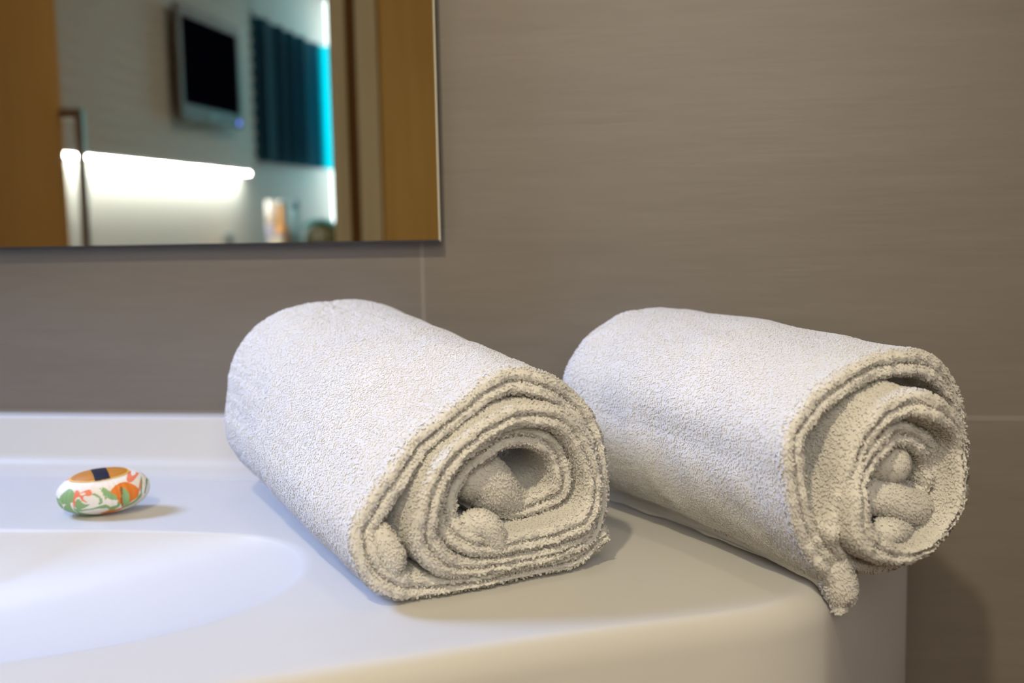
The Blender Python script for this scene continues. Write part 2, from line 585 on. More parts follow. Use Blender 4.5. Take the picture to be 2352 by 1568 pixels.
def vnoise2(x, y, seed, freq):
    r = np.random.default_rng(seed).uniform(-1, 1, (256, 256))
    x, y = np.asarray(x) * freq, np.asarray(y) * freq
    i, j = np.floor(x).astype(int), np.floor(y).astype(int)
    tx, ty = x - i, y - j
    tx, ty = tx * tx * (3 - 2 * tx), ty * ty * (3 - 2 * ty)
    i0, i1, j0, j1 = i % 256, (i + 1) % 256, j % 256, (j + 1) % 256
    return (r[i0, j0] * (1 - tx) * (1 - ty) + r[i1, j0] * tx * (1 - ty) + r[i0, j1] * (1 - tx) * ty + r[i1, j1] * tx * ty)


def tufts(P, Nn, length, rad, seed, lean=0.6):
    """a bent little terry loop on each point"""
    g = np.random.default_rng(seed)
    n = len(P)
    rv = g.normal(size=(n, 3))
    T = rv - (rv * Nn).sum(1, keepdims=True) * Nn
    T /= np.linalg.norm(T, axis=1, keepdims=True) + 1e-9
    B = np.cross(Nn, T)
    Ls = length * g.uniform(0.6, 1.25, (n, 1))
    Rs = rad * g.uniform(0.75, 1.25, (n, 1))
    le = lean * g.uniform(0.3, 1.4, (n, 1))
    c = [P - Nn * 0.0003,
         P + Nn * Ls * 0.45 + T * Ls * le * 0.25,
         P + Nn * Ls * 0.85 + T * Ls * le * 0.75,
         P + Nn * Ls * 0.95 + T * Ls * le * 1.15]
    rr = [0.8, 1.0, 1.0, 0.25]
    V = []
    for ci, ri in zip(c, rr):
        for k in range(4):
            a = k * math.pi / 2
            V.append(ci + (T * math.cos(a) * 0.9 + B * math.sin(a)) * Rs * ri)
    V = np.stack(V, 1)                       # n,16,3
    base = []
    for i in range(3):
        for k in range(4):
            base.append((i * 4 + k, i * 4 + (k + 1) % 4, (i + 1) * 4 + (k + 1) % 4, (i + 1) * 4 + k))
    base.append((12, 13, 14, 15))
    base = np.array(base)
    Qd = (np.arange(n)[:, None, None] * 16 + base[None]).reshape(-1, 4)
    return V.reshape(-1, 3), Qd


def sample_grid(G, count, seed, mask=None):
    """random points and normals on the grid surface G[i, j, 3]"""
    g = np.random.default_rng(seed)
    a, b, c, d = G[:-1, :-1], G[1:, :-1], G[1:, 1:], G[:-1, 1:]
    nrm = np.cross(c - a, d - b)
    ar = np.linalg.norm(nrm, axis=2)
    nrm = nrm / (ar[..., None] + 1e-12)
    if mask is not None:
        ar = ar * mask
    p = ar.ravel() / ar.sum()
    idx = g.choice(len(p), count, p=p)
    u, v = g.random((count, 1)), g.random((count, 1))
    A, B_, C_, D_ = (q.reshape(-1, 3)[idx] for q in (a, b, c, d))
    P = A * (1 - u) * (1 - v) + B_ * u * (1 - v) + C_ * u * v + D_ * (1 - u) * v
    return P, nrm.reshape(-1, 3)[idx], ar.sum() / 2


def make_towel(name, ctrl, p0, nax, L, backspec, hmax, protr, morph, seed, blobs=(), hstart=None, comp=(0, 0)):
    ctrl = np.array(ctrl) / 1000.0
    n = np.array([nax[0], nax[1], 0.0])
    n /= np.linalg.norm(n)
    av = np.array([-n[1], n[0], 0.0])
    p0 = np.array(p0)
    path, s = catmull(ctrl, 620)
    path0 = path
    S = s[-1]
    t = np.gradient(path, s, axis=0)
    t /= np.linalg.norm(t, axis=1, keepdims=True)
    nn = np.stack([-t[:, 1], t[:, 0]], 1)
    # local half thickness from the distance to the neighbouring turn
    dm = np.linalg.norm(path[:, None] - path[None], axis=2)
    dm[np.abs(s[:, None] - s[None]) < 0.05] = 9
    h = np.clip(dm.min(1) * 0.47, 0.0022, hmax)
    if hstart:
        h = np.maximum(h, hstart[0] * np.clip(1 - s / hstart[1], 0, 1) ** 0.5)
    k = np.ones(21) / 21
    h = np.convolve(np.pad(h, 10, 'edge'), k, 'valid')
    # angle swept, to know which stretch is the outermost turn
    ang = np.unwrap(np.arctan2(t[:, 1], t[:, 0]))
    turn = np.abs(ang - ang[0]) / (2 * np.pi)
    ctr = path[turn < 1.0].mean(0)
    outl = path + nn * h[:, None]
    first = turn < 1.06
    tha = np.arctan2(outl[first, 1] - ctr[1], outl[first, 0] - ctr[0])
    ra = np.hypot(outl[first, 1] - ctr[1], outl[first, 0] - ctr[0])
    tb = np.linspace(-np.pi, np.pi, 181)
    rf = np.array([np.max(np.where(np.abs((tha - x + np.pi) % (2 * np.pi) - np.pi) < 0.08, ra, 0)) for x in tb])
    rf = np.where(rf <= 0, np.interp(tb, tb[rf > 0], rf[rf > 0]), rf)
    ab, wb, hb = backspec

    def Rback(x):
        c, sn = np.abs(np.cos(x)), np.abs(np.sin(x))
        return ((c / wb) ** 2.3 + (sn / (hb / 2)) ** 2.3) ** (-1 / 2.3)

    Wob = lambda ss, q: 0.0011 * vnoise2(ss, q, seed + 1, 28) + 0.0007 * vnoise2(ss, q, seed + 2, 70)

    def place(a2, z2, q, ss):
        """front-section point (a2, z2) carried back by q along the roll"""
        d = np.stack([a2 - ctr[0], z2 - ctr[1]], -1)
        r = np.hypot(d[..., 0], d[..., 1])
        x = np.arctan2(d[..., 1], d[..., 0])
        ratio = r / np.interp(x, tb, rf)
        uu = np.clip(q / L, 0, 1)
        mu = 1 - (1 - uu) ** morph
        rb = ratio * Rback(x)
        rr = r * (1 - mu) + rb * mu
        ca = ctr[0] * (1 - mu) + ab * mu
        cz = ctr[1] * (1 - mu) + (hb / 2 + 0.002) * mu
        # rounded far end
        e = np.clip((q - (L - 0.022)) / 0.022, 0, 1)
        sh = np.sqrt(np.clip(1 - e * e, 0, 1)) * 0.34 + 0.66
        rr = rr * np.where(e > 0, sh, 1.0)
        A = ca + rr * np.cos(x)
        Z = cz + rr * np.sin(x)
        P = p0 + A[..., None] * av - q[..., None] * n
        P[..., 2] = Z
        rest_on_basin(P, 0.0028)
        P[..., 1] = np.minimum(P[..., 1], np.where(P[..., 2] < 0.055, -0.024 - 0.85 * np.clip(0.046 - P[..., 2], 0, 0.05), -0.006))
        return P

    pbase = np.interp(turn, *protr)
    path = path + pbase[:, None] * np.array(comp)[None]
    pr = pbase + 0.0016 * vnoise(s, seed, 60) + 0.0008 * vnoise(s, seed + 5, 220)
    Lf = np.where(turn < 1.1, L, np.where(turn < 1.25, 0.12, 0.10))
    # ---- outer face
    parts = []
    ns = len(s)
    nq = 96
    fr = np.linspace(0, 1, nq)[None, :] ** 1.35
    qa = 0.006
    q = qa + (Lf[:, None] - qa) * fr
    ss = np.repeat(s[:, None], nq, 1)
    w = h[:, None] + Wob(ss, q) * np.clip(q / 0.02, 0, 1)
    outer_g = place(path[:, None, 0] + nn[:, None, 0] * w, path[:, None, 1] + nn[:, None, 1] * w, q - pr[:, None], ss)
    # ---- front rim: two soft folds with a groove between them
    prof = []
    for k in range(9):
        a = k / 8 * math.pi
        prof.append((0.5 + 0.5 * math.cos(a), 0.006 - 0.0062 * math.sin(a) ** 0.8))
    for k in range(1, 9):
        a = k / 8 * math.pi
        prof.append((-0.5 + 0.5 * math.cos(a), 0.006 - 0.0062 * math.sin(a) ** 0.8))
    prof = np.array(prof)
    prof[8, 1] = 0.0035
    ww = prof[None, :, 0] * h[:, None]
    qq = np.repeat(prof[None, :, 1], ns, 0) + 0.0006 * vnoise2(ss[:, :17], prof[None, :, 0] + 0 * ss[:, :17], seed + 9, 120)
    rim_g = place(path[:, None, 0] + nn[:, None, 0] * ww, path[:, None, 1] + nn[:, None, 1] * ww, qq - pr[:, None], ss[:, :17])
    # ---- inner face
    ni = 30
    q = qa + (np.where(turn < 1.1, 0.11, 0.10)[:, None] - qa) * (np.linspace(0, 1, ni)[None, :] ** 1.3)
    w = -h[:, None] + Wob(ss[:, :ni] + 3, q) * np.clip(q / 0.02, 0, 1)
    inner_g = place(path[:, None, 0] + nn[:, None, 0] * w, path[:, None, 1] + nn[:, None, 1] * w, q - pr[:, None], ss[:, :ni])
    allV, allQ, off = [], [], 0

    def add(Vv, Qv):
        nonlocal off
        allV.append(Vv)
        allQ.append(Qv + off)
        off += len(Vv)

    def gridq(G):
        a, b = G.shape[:2]
        i = np.arange((a - 1))[:, None] * b + np.arange(b - 1)[None]
        return np.stack([i, i + b, i + b + 1, i + 1], -1).reshape(-1, 4)

    tuft_list = []
    for G in (outer_g, rim_g, inner_g):
        add(G.reshape(-1, 3), gridq(G))
    # folded lumps of cloth: bent fingers with rounded ends
    blob_g = []
    for pts, rad, prs in blobs:
        pts = np.array(pts) / 1000.0 + np.array(prs)[:, None] * np.array(comp)[None]
        c3 = np.array([p0 + a * av + np.array([0, 0, z]) + pq * n for (a, z), pq in zip(pts, prs)])
        cp, cs = catmull(c3, 40)
        tt_ = np.gradient(cp, cs, axis=0)
        tt_ /= np.linalg.norm(tt_, axis=1, keepdims=True)
        b1 = np.cross(tt_, n)
        b1 /= np.linalg.norm(b1, axis=1, keepdims=True)
        b2 = np.cross(tt_, b1)
        x_ = np.linspace(0, 1, 40)
        rr_ = np.interp(x_, np.linspace(0, 1, len(rad)), rad)
        e_ = np.minimum(cs, cs[-1] - cs) / np.maximum(rr_, 1e-5)
        rr_ = rr_ * np.sqrt(np.clip(1 - (1 - np.clip(e_, 0, 1)) ** 2, 0.0004, 1))
        ph_ = np.linspace(0, 2 * np.pi, 29)
        Gb = cp[:, None] + rr_[:, None, None] * (b1[:, None] * np.cos(ph_)[None, :, None] + b2[:, None] * np.sin(ph_)[None, :, None])
        rest_on_basin(Gb, 0.0028)
        blob_g.append(Gb)
        add(Gb.reshape(-1, 3), gridq(Gb))
    # end strips closing the two ends of the cloth
    for row in (0, -1):
        m2 = min(30, ni)
        A = outer_g[row, :m2]
        B = inner_g[row, :m2]
        add(np.stack([A, B], 1).reshape(-1, 3), np.array([(2 * i, 2 * i + 1, 2 * i + 3, 2 * i + 2) for i in range(m2 - 1)]))
    # closing of the far end
    far = outer_g[(turn < 1.0), -1]
    cen = far.mean(0)
    k = len(far)
    rings_ = np.stack([far + (cen - far) * x for x in (0, 0.25, 0.5, 0.75, 0.97)], 0)
    add(rings_.reshape(-1, 3), gridq(rings_))
    # ---- terry loops: on the visible outer turn, on the rims, inside the mouth
    cen3 = p0 + ctr[0] * av + np.array([0, 0, ctr[1]])

    def face_out(P, Nn, G, sign):
        return Nn

    mrow = (turn[:-1] < 1.08)
    mask = np.repeat(mrow[:, None], nq - 1, 1) * 1.0
    mask2 = np.repeat((~mrow)[:, None], nq - 1, 1) * (np.linspace(0, 1, nq - 1)[None] < 0.6)
    P, Nn, ar = sample_grid(outer_g, 10, seed)
    # orientation of the grid normals: outer face must look away from the centre line
    mid = outer_g[60, 30] - (cen3 - n * 0.05)
    a_, b_ = outer_g[61, 30] - outer_g[60, 30], outer_g[60, 31] - outer_g[60, 30]
    sg = 1.0 if np.dot(np.cross(a_, b_), mid) > 0 else -1.0
    dens = 75e4
    jobs = [(outer_g, mask, 0.0007, 0.00055, dens * 0.95, 0.30, 11, sg),
            (outer_g, mask2, 0.0012, 0.00060, dens * 0.95, 0.45, 12, sg),
            (rim_g, None, 0.0014, 0.00062, dens * 0.85, 0.5, 13, -sg),
            (inner_g, np.repeat((np.linspace(0, 1, ni - 1) < 0.75)[None] * 1.0, ns - 1, 0), 0.0012, 0.00060, dens * 0.9, 0.45, 14, -sg)]
    for kb, Gb in enumerate(blob_g):
        a_, b_ = Gb[21, 5] - Gb[20, 5], Gb[20, 6] - Gb[20, 5]
        sb = 1.0 if np.dot(np.cross(a_, b_), Gb[20, 5] - Gb[20, :-1].mean(0)) > 0 else -1.0
        jobs.append((Gb, None, 0.0013, 0.00060, dens * 0.95, 0.45, 30 + kb, sb))
    for G, mk, ln, rd, dn, tt, sd, sgn in jobs:
        _, _, ar = sample_grid(G, 10, seed + sd, mk)
        P, Nn, _ = sample_grid(G, int(ar * dn), seed + sd, mk)
        Nn = Nn * sgn
        if mk is mask:                       # nothing between the roll and the basin
            ok = P[:, 2] > 0.006
            P, Nn = P[ok], Nn[ok]
        v_, q_ = tufts(P, Nn, ln, rd, seed + sd, tt)
        rest_on_basin(v_, 0.0010)
        tuft_list.append((off, np.repeat(Nn, 16, 0)))
        add(v_, q_)
    print(name, 'verts', off)
    o = big_mesh(name, np.vstack(allV), np.vstack(allQ), M_towel)
    # pile shades softly: blend each loop's normals towards the cloth beneath it
    me = o.data
    vn = np.empty(len(me.vertices) * 3, np.float32)
    me.vertices.foreach_get('normal', vn)
    vn = vn.reshape(-1, 3)
    for o0, Nb in tuft_list:
        vn[o0:o0 + len(Nb)] = vn[o0:o0 + len(Nb)] * 0.2 + Nb * 0.8
    vn /= np.linalg.norm(vn, axis=1, keepdims=True) + 1e-9
    me.normals_split_custom_set_from_vertices(vn)
    return o


tw1 = make_towel('rolled_towel', T1, (-0.138, -0.314, 0), (0.6, -0.8), 0.268, (0.050, 0.082, 0.141), 0.0072,
                 ([0, 0.9, 1.1, 1.4, 2.0, 2.4, 2.8, 3.1, 9], [-0.002, -0.002, 0.004, 0.010, 0.006, 0.0, -0.004, -0.014, -0.016]), 1.0, 21,
                 blobs=[([(37.5, 50.5), (49.5, 57.0), (59.0, 49.5), (70.0, 42.0), (82.0, 40.0)], (0.012, 0.014, 0.0135, 0.010, 0.006), (-0.022, -0.019, -0.019, -0.021, -0.022)),
                        ([(26.7, 25.7), (33.4, 35.0), (41.0, 38.0), (47.0, 33.0), (50.9, 25.1), (55.9, 19.6)], (0.005, 0.006, 0.0065, 0.0065, 0.006, 0.005), (-0.012, -0.004, 0.001, 0.002, 0.0, -0.004)),
                        ([(-15.0, 43.0), (-10.1, 33.3), (-6.9, 24.9), (-8.3, 17.2)], (0.005, 0.0065, 0.0068, 0.005), (-0.008, -0.005, -0.004, -0.005)),
                        ([(108.9, 8.1), (119.3, 16.3), (121.8, 22.7)], (0.006, 0.007, 0.006), (-0.012, -0.010, -0.010))])
tag(tw1, 'left rolled white terry towel, beside the basin bowl, with open hollow centre', 'towel', 'rolled white towels on the washbasin')
tw2 = make_towel('rolled_towel', T2, (0.117, -0.25, 0), (0.66, -0.75), 0.238, (0.006, 0.078, 0.132), 0.0068,
                 ([0, 0.9, 1.1, 1.4, 2.0, 2.4, 3.0, 9], [-0.006, -0.006, 0.002, 0.019, 0.013, 0.005, -0.003, -0.008]), 1.6, 57,
                 blobs=[([(-36.9, 66.2), (-16.4, 64.6), (2.5, 61.6)], (0.010, 0.0105, 0.0098), (-0.020, -0.006, 0.0)),
                        ([(-37.9, 50.1), (-15.9, 46.0), (4.9, 38.8), (21.3, 36.9)], (0.008, 0.0095, 0.009, 0.006), (-0.010, -0.004, -0.002, -0.010)),
                        ([(-23.3, 31.3), (-12.6, 29.8), (-0.7, 26.8)], (0.006, 0.0065, 0.006), (-0.006, 0.002, -0.004)),
                        ([(-70.5, 38.0), (-61.5, 26.0), (-54.5, 12.0), (-48.0, 0.0), (-43.5, -6.5)], (0.006, 0.0080, 0.0090, 0.0090, 0.0078), (-0.018, -0.014, -0.011, -0.009, -0.008))],
                 hstart=(0.0085, 0.05), comp=(-1.1, 0.05))
tag(tw2, 'right rolled white terry towel, its corner drooping over the basin edge', 'towel', 'rolled white towels on the washbasin')

# ------------------------------------------------------------------ wrapped soap
SC = np.array([-0.3945, -0.150, 0.0152])
SA = np.array([0.0305, 0.0200, 0.0142])
SROT = math.radians(22)
nu, nvv = 260, 150
uu = np.linspace(0, 2 * np.pi, nu, endpoint=False)
vv_ = np.linspace(-np.pi / 2, np.pi / 2, nvv)


def sgnp(x, p):
    return np.sign(x) * np.abs(x) ** p


def soap_point(U, Vv, lift=0.0):
    x = (SA[0] + lift) * sgnp(np.cos(Vv), 0.8) * sgnp(np.cos(U), 0.92)
    y = (SA[1] + lift) * sgnp(np.cos(Vv), 0.8) * sgnp(np.sin(U), 0.92)
    z = (SA[2] + lift) * sgnp(np.sin(Vv), 0.9)
    rip = 0.00025 * np.sin(U * 34 + 3 * np.sin(U * 5)) * (1 - np.abs(np.sin(Vv))) 
    x, y = x + rip * np.cos(U), y + rip * np.sin(U)
    return np.stack([x, y, z], -1)


U, VV = np.meshgrid(uu, vv_, indexing='ij')
SP = soap_point(U, VV)
soap = empty('wrapped_soap', tuple(SC * np.array([1, 1, 0]) + np.array([0, 0, SC[2]])))
soap.rotation_euler = (math.radians(5), math.radians(-3.5), SROT)


def poly_in(px, py, poly):
    inside = np.zeros(px.shape, bool)
    P, _ = catmull(poly, 120, True)
    x0, y0 = P[:-1, 0], P[:-1, 1]
    x1, y1 = P[1:, 0], P[1:, 1]
    for a, b, c, d in zip(x0, y0, x1, y1):
        cond = ((b > py) != (d > py)) & (px < (c - a) * (py - b) / (d - b + 1e-12) + a)
        inside ^= cond
    return inside


# printed wrapper: floral pattern laid out on the long side (u along, v up), repeated on the far side
half_u = SP[..., 0] / SA[0]
vert = SP[..., 2] / SA[2]
far = SP[..., 1] > 0
gx = np.where(far, -half_u, half_u)
px = 1130 + gx * 850
py = 700 - vert * 400 + np.where(far, 30, 0)
col = np.ones(SP.shape[:2] + (3,)) * np.array([0.80, 0.77, 0.74])
GREEN, DGREEN, ORANGE, CORAL, RUST = (0.24, 0.42, 0.19), (0.13, 0.27, 0.08), (0.72, 0.20, 0.015), (0.80, 0.22, 0.13), (0.25, 0.10, 0.02)
shapes = [
    (GREEN, [(290, 650), (330, 900), (480, 990), (800, 1060), (1100, 1080), (900, 1010), (700, 900), (640, 760), (690, 560), (600, 460), (440, 560), (360, 660)]),
    (GREEN, [(640, 840), (800, 860), (1000, 840), (1200, 800), (1280, 870), (1180, 880), (1050, 870), (850, 890), (700, 900)]),
    (GREEN, [(700, 660), (760, 640), (830, 740), (930, 760), (820, 830), (700, 850), (660, 760)]),
    (GREEN, [(990, 570), (1060, 560), (1160, 660), (1160, 760), (1090, 780), (1120, 680), (1060, 610)]),
    (GREEN, [(1180, 470), (1330, 560), (1430, 660), (1430, 740), (1330, 720), (1250, 640)]),
    (GREEN, [(1240, 880), (1400, 850), (1440, 780), (1470, 860), (1330, 960), (1250, 1000), (1100, 1000), (1250, 940)]),
    (GREEN, [(1500, 900), (1700, 850), (1850, 720), (1830, 820), (1650, 930), (1500, 960)]),
    ((0.80, 0.77, 0.74), [(360, 690), (420, 750), (500, 740), (450, 800), (380, 930), (420, 800)]),
    ((0.80, 0.77, 0.74), [(600, 700), (640, 730), (630, 850), (690, 980), (630, 900), (580, 760)]),
    (ORANGE, [(1330, 570), (1420, 480), (1560, 450), (1720, 520), (1810, 640), (1780, 780), (1650, 850), (1520, 890), (1450, 800), (1420, 660)]),
    (GREEN, [(1550, 550), (1620, 620), (1650, 720), (1620, 850), (1540, 900), (1510, 760)]),
    (RUST, [(1500, 530), (1540, 540), (1530, 700), (1510, 880), (1480, 880), (1495, 700)]),
    (ORANGE, [(1080, 1000), (1250, 960), (1470, 950), (1560, 930), (1400, 1010), (1200, 1060)]),
    (CORAL, [(690, 500), (760, 490), (780, 580), (700, 620), (680, 740), (650, 800), (630, 740), (660, 600)]),
    (CORAL, [(770, 540), (900, 490), (990, 500), (980, 590), (860, 590), (830, 640), (900, 720), (820, 690), (770, 600)]),
    ((0.80, 0.77, 0.74), [(780, 550), (850, 530), (890, 545), (830, 575)]),
    (CORAL, [(1620, 400), (1700, 280), (1800, 330), (1930, 440), (1940, 500), (1850, 420), (1720, 480), (1640, 470)]),
    ((0.80, 0.77, 0.74), [(1680, 360), (1740, 340), (1790, 390), (1720, 410)]),
    (CORAL, [(1850, 500), (1860, 600), (1820, 690), (1810, 640), (1830, 560)]),
    (DGREEN, [(1860, 470), (1880, 540), (1865, 680), (1840, 720), (1855, 560)]),
    (DGREEN, [(1940, 520), (1960, 600), (1920, 740), (1890, 780), (1930, 640)]),
    (GREEN, [(1150, 480), (1190, 520), (1250, 650), (1230, 700), (1200, 600)]),
]
for c, poly in shapes:
    col[poly_in(px, py, poly)] = c
top = (vert > 0.92)
col[top] = (0.80, 0.77, 0.74)
sv = SP.reshape(-1, 3)
idx = np.arange(nu * nvv).reshape(nu, nvv)
sq = np.stack([idx[:, :-1], np.roll(idx, -1, 0)[:, :-1], np.roll(idx, -1, 0)[:, 1:], idx[:, 1:]], -1).reshape(-1, 4)
M_wrap = mat('printed_paper_wrapper', (0.8, 0.77, 0.74), 0.55)
nt, N, Lk, b = nodes(M_wrap)
at = N.new('ShaderNodeVertexColor')
at.layer_name = 'print'
Lk.new(at.outputs[0], b.inputs['Base Color'])
wr = big_mesh('paper_wrapper', sv, sq, M_wrap, soap)
ca = wr.data.color_attributes.new('print', 'FLOAT_COLOR', 'POINT')
cc = np.ones((nu * nvv, 4), np.float32)
if len(wr.data.vertices) == nu * nvv:
    cc[:, :3] = col.reshape(-1, 3)
    ca.data.foreach_set('color', cc.ravel())


# oval label on top, with its dark band
def soap_top(x, y, lift):
    k = (np.abs(x / SA[0]) ** (2 / 0.86) + np.abs(y / SA[1]) ** (2 / 0.86))
    r = np.clip(k, 0, 0.999) ** (0.86 / 2)
    # invert cos(V)^0.8 = r
    cv = r ** (1 / 0.8)
    return SA[2] * np.sqrt(np.clip(1 - cv ** 2, 0, 1)) ** 0.9 + lift


def patch(name, inside, M, lift, parent, nx=90, ny=60, rx=0.020, ry=0.0118, ox=-0.001, oy=-0.002):
    xs_ = np.linspace(-rx, rx, nx)
    ys_ = np.linspace(-ry, ry, ny)
    GX, GY = np.meshgrid(xs_, ys_, indexing='ij')
    Z = soap_top(GX + ox, GY + oy, lift)
    Vv = np.stack([GX + ox, GY + oy, Z], -1).reshape(-1, 3)
    faces = []
    for i in range(nx - 1):
        for j in range(ny - 1):
            cx, cy = (xs_[i] + xs_[i + 1]) / 2, (ys_[j] + ys_[j + 1]) / 2
            if inside(cx / rx, cy / ry):
                faces.append((i * ny + j, (i + 1) * ny + j, (i + 1) * ny + j + 1, i * ny + j + 1))
    o = obj(name, Vv, faces, M, parent, smooth=True)
    bmx = bmesh.new()
    bmx.from_mesh(o.data)
    bmesh.ops.delete(bmx, geom=[v for v in bmx.verts if not v.link_faces], context='VERTS')
    bmx.to_mesh(o.data)
    bmx.free()
    return o


M_label = mat('amber_label_paper', (0.50, 0.20, 0.02), 0.45)
M_labrim = mat('yellow_label_rim', (0.80, 0.48, 0.08), 0.45)
M_band = mat('navy_label_band', (0.012, 0.012, 0.03), 0.4)
lab = patch('label', lambda x, y: x * x + y * y < 0.99, M_labrim, 0.0004, soap)
lab['label'] = 'oval amber label with a dark blue band'
patch('label_face', lambda x, y: x * x + y * y < 0.85 and not (-0.22 < x + 0.15 * y < 0.28), M_label, 0.0007, lab)
patch('label_band', lambda x, y: x * x + y * y < 0.98 and (-0.22 < x + 0.15 * y < 0.28), M_band, 0.0008, lab)
tag(soap, 'soap bar wrapped in floral paper with oval amber label, on basin ledge', 'soap')

# ------------------------------------------------------------------ bedroom seen in the mirror
YE = -5.60
struct(box('wall_far', (-0.98, YE - 0.08, ZF), (1.6, YE, ZC), M_bedwall))
bm = bmesh.new()
box_bm(bm, (-2.06, YE - 0.08, ZF), (-0.98, YE, 0.165))
box_bm(bm, (-2.06, YE - 0.08, 1.50), (-0.98, YE, ZC))
struct(bm_obj('wall_far_sill', bm, M_bedwall))
struct(box('wall_outer', (1.52, YE, ZF), (1.6, YB - 0.09, ZC), M_bedwall))
struct(box('wall_side', (-2.20, YE - 0.08, ZF), (-2.06, YB, ZC), M_bedwall))
win = struct(empty('window_1', (-1.5, YE, 0.165)))
keep(obj('window_pane', [(-2.06, YE - 0.05, 0.165), (-0.98, YE - 0.05, 0.165), (-0.98, YE - 0.05, 1.5), (-2.06, YE - 0.05, 1.5)], [(0, 1, 2, 3)], M_window), win)
bm = bmesh.new()
box_bm(bm, (-1.54, YE - 0.06, 0.165), (-1.50, YE - 0.02, 1.50))
box_bm(bm, (-1.02, YE - 0.06, 0.165), (-0.98, YE - 0.02, 1.50))
keep(bm_obj('window_frame', bm, M_winframe), win)

# wavy relief panel with the LED strip under it
ny_, nz_ = 220, 260
PY = np.linspace(-1.50, -4.30, ny_)
PZ = np.linspace(0.455, ZC - 0.002, nz_)
GY, GZ = np.meshgrid(PY, PZ, indexing='ij')
ph = GZ / 0.054 + 0.55 * np.sin(GY * 7.0 + 2.0 * GZ) + 0.3 * np.sin(GY * 15 + GZ * 6)
GXX = -2.0 + (0.0014 + 0.005 * np.clip((-4.22 - GY) / 0.08, 0, 1)) * np.sin(2 * np.pi * ph)
Vp = np.stack([GXX, GY, GZ], -1).reshape(-1, 3)
i = np.arange(ny_ - 1)[:, None] * nz_ + np.arange(nz_ - 1)[None]
Qp = np.stack([i, i + nz_, i + nz_ + 1, i + 1], -1).reshape(-1, 4)
bv = Vp.copy()
bv[:, 0] = -2.058
allV = np.vstack([Vp, bv])
nb = ny_ * nz_
edge = []
for a in range(nz_ - 1):
    for base in (0, (ny_ - 1) * nz_):
        edge.append((base + a, base + a + 1, base + a + 1 + nb, base + a + nb))
for a in range(ny_ - 1):
    for base in (0, nz_ - 1):
        edge.append((a * nz_ + base, (a + 1) * nz_ + base, (a + 1) * nz_ + base + nb, a * nz_ + base + nb))
pan = big_mesh('wall_panel', allV, np.vstack([Qp, Qp + nb, np.array(edge)]), M_panelwhite)
tag(pan, 'pale wavy relief wall panel behind the television, seen in mirror', 'wall panel')
led = empty('led_light', (-2.03, -2.9, 0.44))
keep(box('light_strip', (-2.035, -4.225, 0.435), (-2.003, -1.52, 0.446), M_led), led)
keep(box('mounting_channel', (-2.058, -4.235, 0.4462), (-2.001, -1.51, 0.4540), M_winframe), led)
tag(led, 'glowing white LED light strip under the wavy panel, seen in mirror', 'light')

tv = empty('television', (-1.97, -3.70, 0.626))
TY0, TY1, TZ0, TZ1 = -4.022, -3.402, 0.626, 1.074
SY0, SY1, SZ0, SZ1 = -3.992, -3.430, 0.687, 1.032
bm = bmesh.new()
box_bm(bm, (-1.968, TY0, TZ0), (-1.955, TY1, TZ1), 0.004)
keep(bm_obj('casing', bm, M_tvgrey), tv)
bm = bmesh.new()
for (ya, yb, za, zb) in ((TY0, TY1, SZ1, TZ1), (TY0, TY1, TZ0, SZ0), (TY0, SY0, SZ0, SZ1), (SY1, TY1, SZ0, SZ1)):
    box_bm(bm, (-1.955, ya, za), (-1.945, yb, zb))
keep(bm_obj('bezel', bm, M_tvgrey), tv)
keep(box('screen', (-1.9549, SY0, SZ0), (-1.951, SY1, SZ1), M_tvblack), tv)
keep(box('maker_plate', (-1.945, -3.73, 0.640), (-1.943, -3.67, 0.668), M_socket), tv)
keep(box('power_light', (-1.945, -3.985, 0.644), (-1.942, -3.967, 0.660), M_blueled), tv)
keep(box('wall_bracket', (-2.01, -3.85, 0.75), (-1.968, -3.55, 0.95), M_mirrorback), tv)
tag(tv, 'small black television in grey casing hung on wavy panel, seen in mirror', 'television')


# teal curtain: pleated, side wall then across the corner in front of the bright window
def curtain(name, path, z0, z1, amp, freq, M):
    pth, s = catmull(path, 500)
    t = np.gradient(pth, s, axis=0)
    t /= np.linalg.norm(t, axis=1, keepdims=True)
    nn = np.stack([-t[:, 1], t[:, 0]], 1)
    wv = amp * (np.sin(s * freq + 0.8 * np.sin(s * freq * 0.31)) + 0.35 * np.sin(s * freq * 2.3))
    p = pth + nn * wv[:, None]
    zs = np.linspace(z0, z1, 20)
    G = np.stack([np.repeat(p[:, None, 0], 20, 1), np.repeat(p[:, None, 1], 20, 1), np.repeat(zs[None], 500, 0)], -1)
    i = np.arange(499)[:, None] * 20 + np.arange(19)[None]
    Qc = np.stack([i, i + 20, i + 21, i + 1], -1).reshape(-1, 4)
    return big_mesh(name, G.reshape(-1, 3), Qc, M)


ct = curtain('curtain', [(-2.025, -4.33), (-2.025, -4.9), (-2.02, -5.31)], 0.509, 1.205, 0.016, 34, M_curtain)
tag(ct, 'dark teal pleated curtain on the side wall beyond the television, seen in mirror', 'curtain')
ct2 = curtain('curtain', [(-2.03, -5.325), (-1.97, -5.44), (-1.88, -5.50), (-1.70, -5.50), (-1.30, -5.50), (-1.0, -5.50)], 0.509, 1.205, 0.010, 60, M_curtain_backlit)
tag(ct2, 'teal curtain, coloured bright cyan for the backlight of the window, seen in mirror', 'curtain')

# things on the cabinet in the corner
cab = empty('cabinet', (-1.80, -4.3, ZF))
keep(box('cabinet_body', (-2.05, -4.75, ZF), (-1.45, -3.85, 0.055), M_cabinet), cab)
keep(box('cabinet_top', (-2.055, -4.77, 0.055), (-1.44, -3.84, 0.08), M_oakdark), cab)
tag(cab, 'bedroom cabinet just below the mirrored view, under the bottles', 'cabinet')


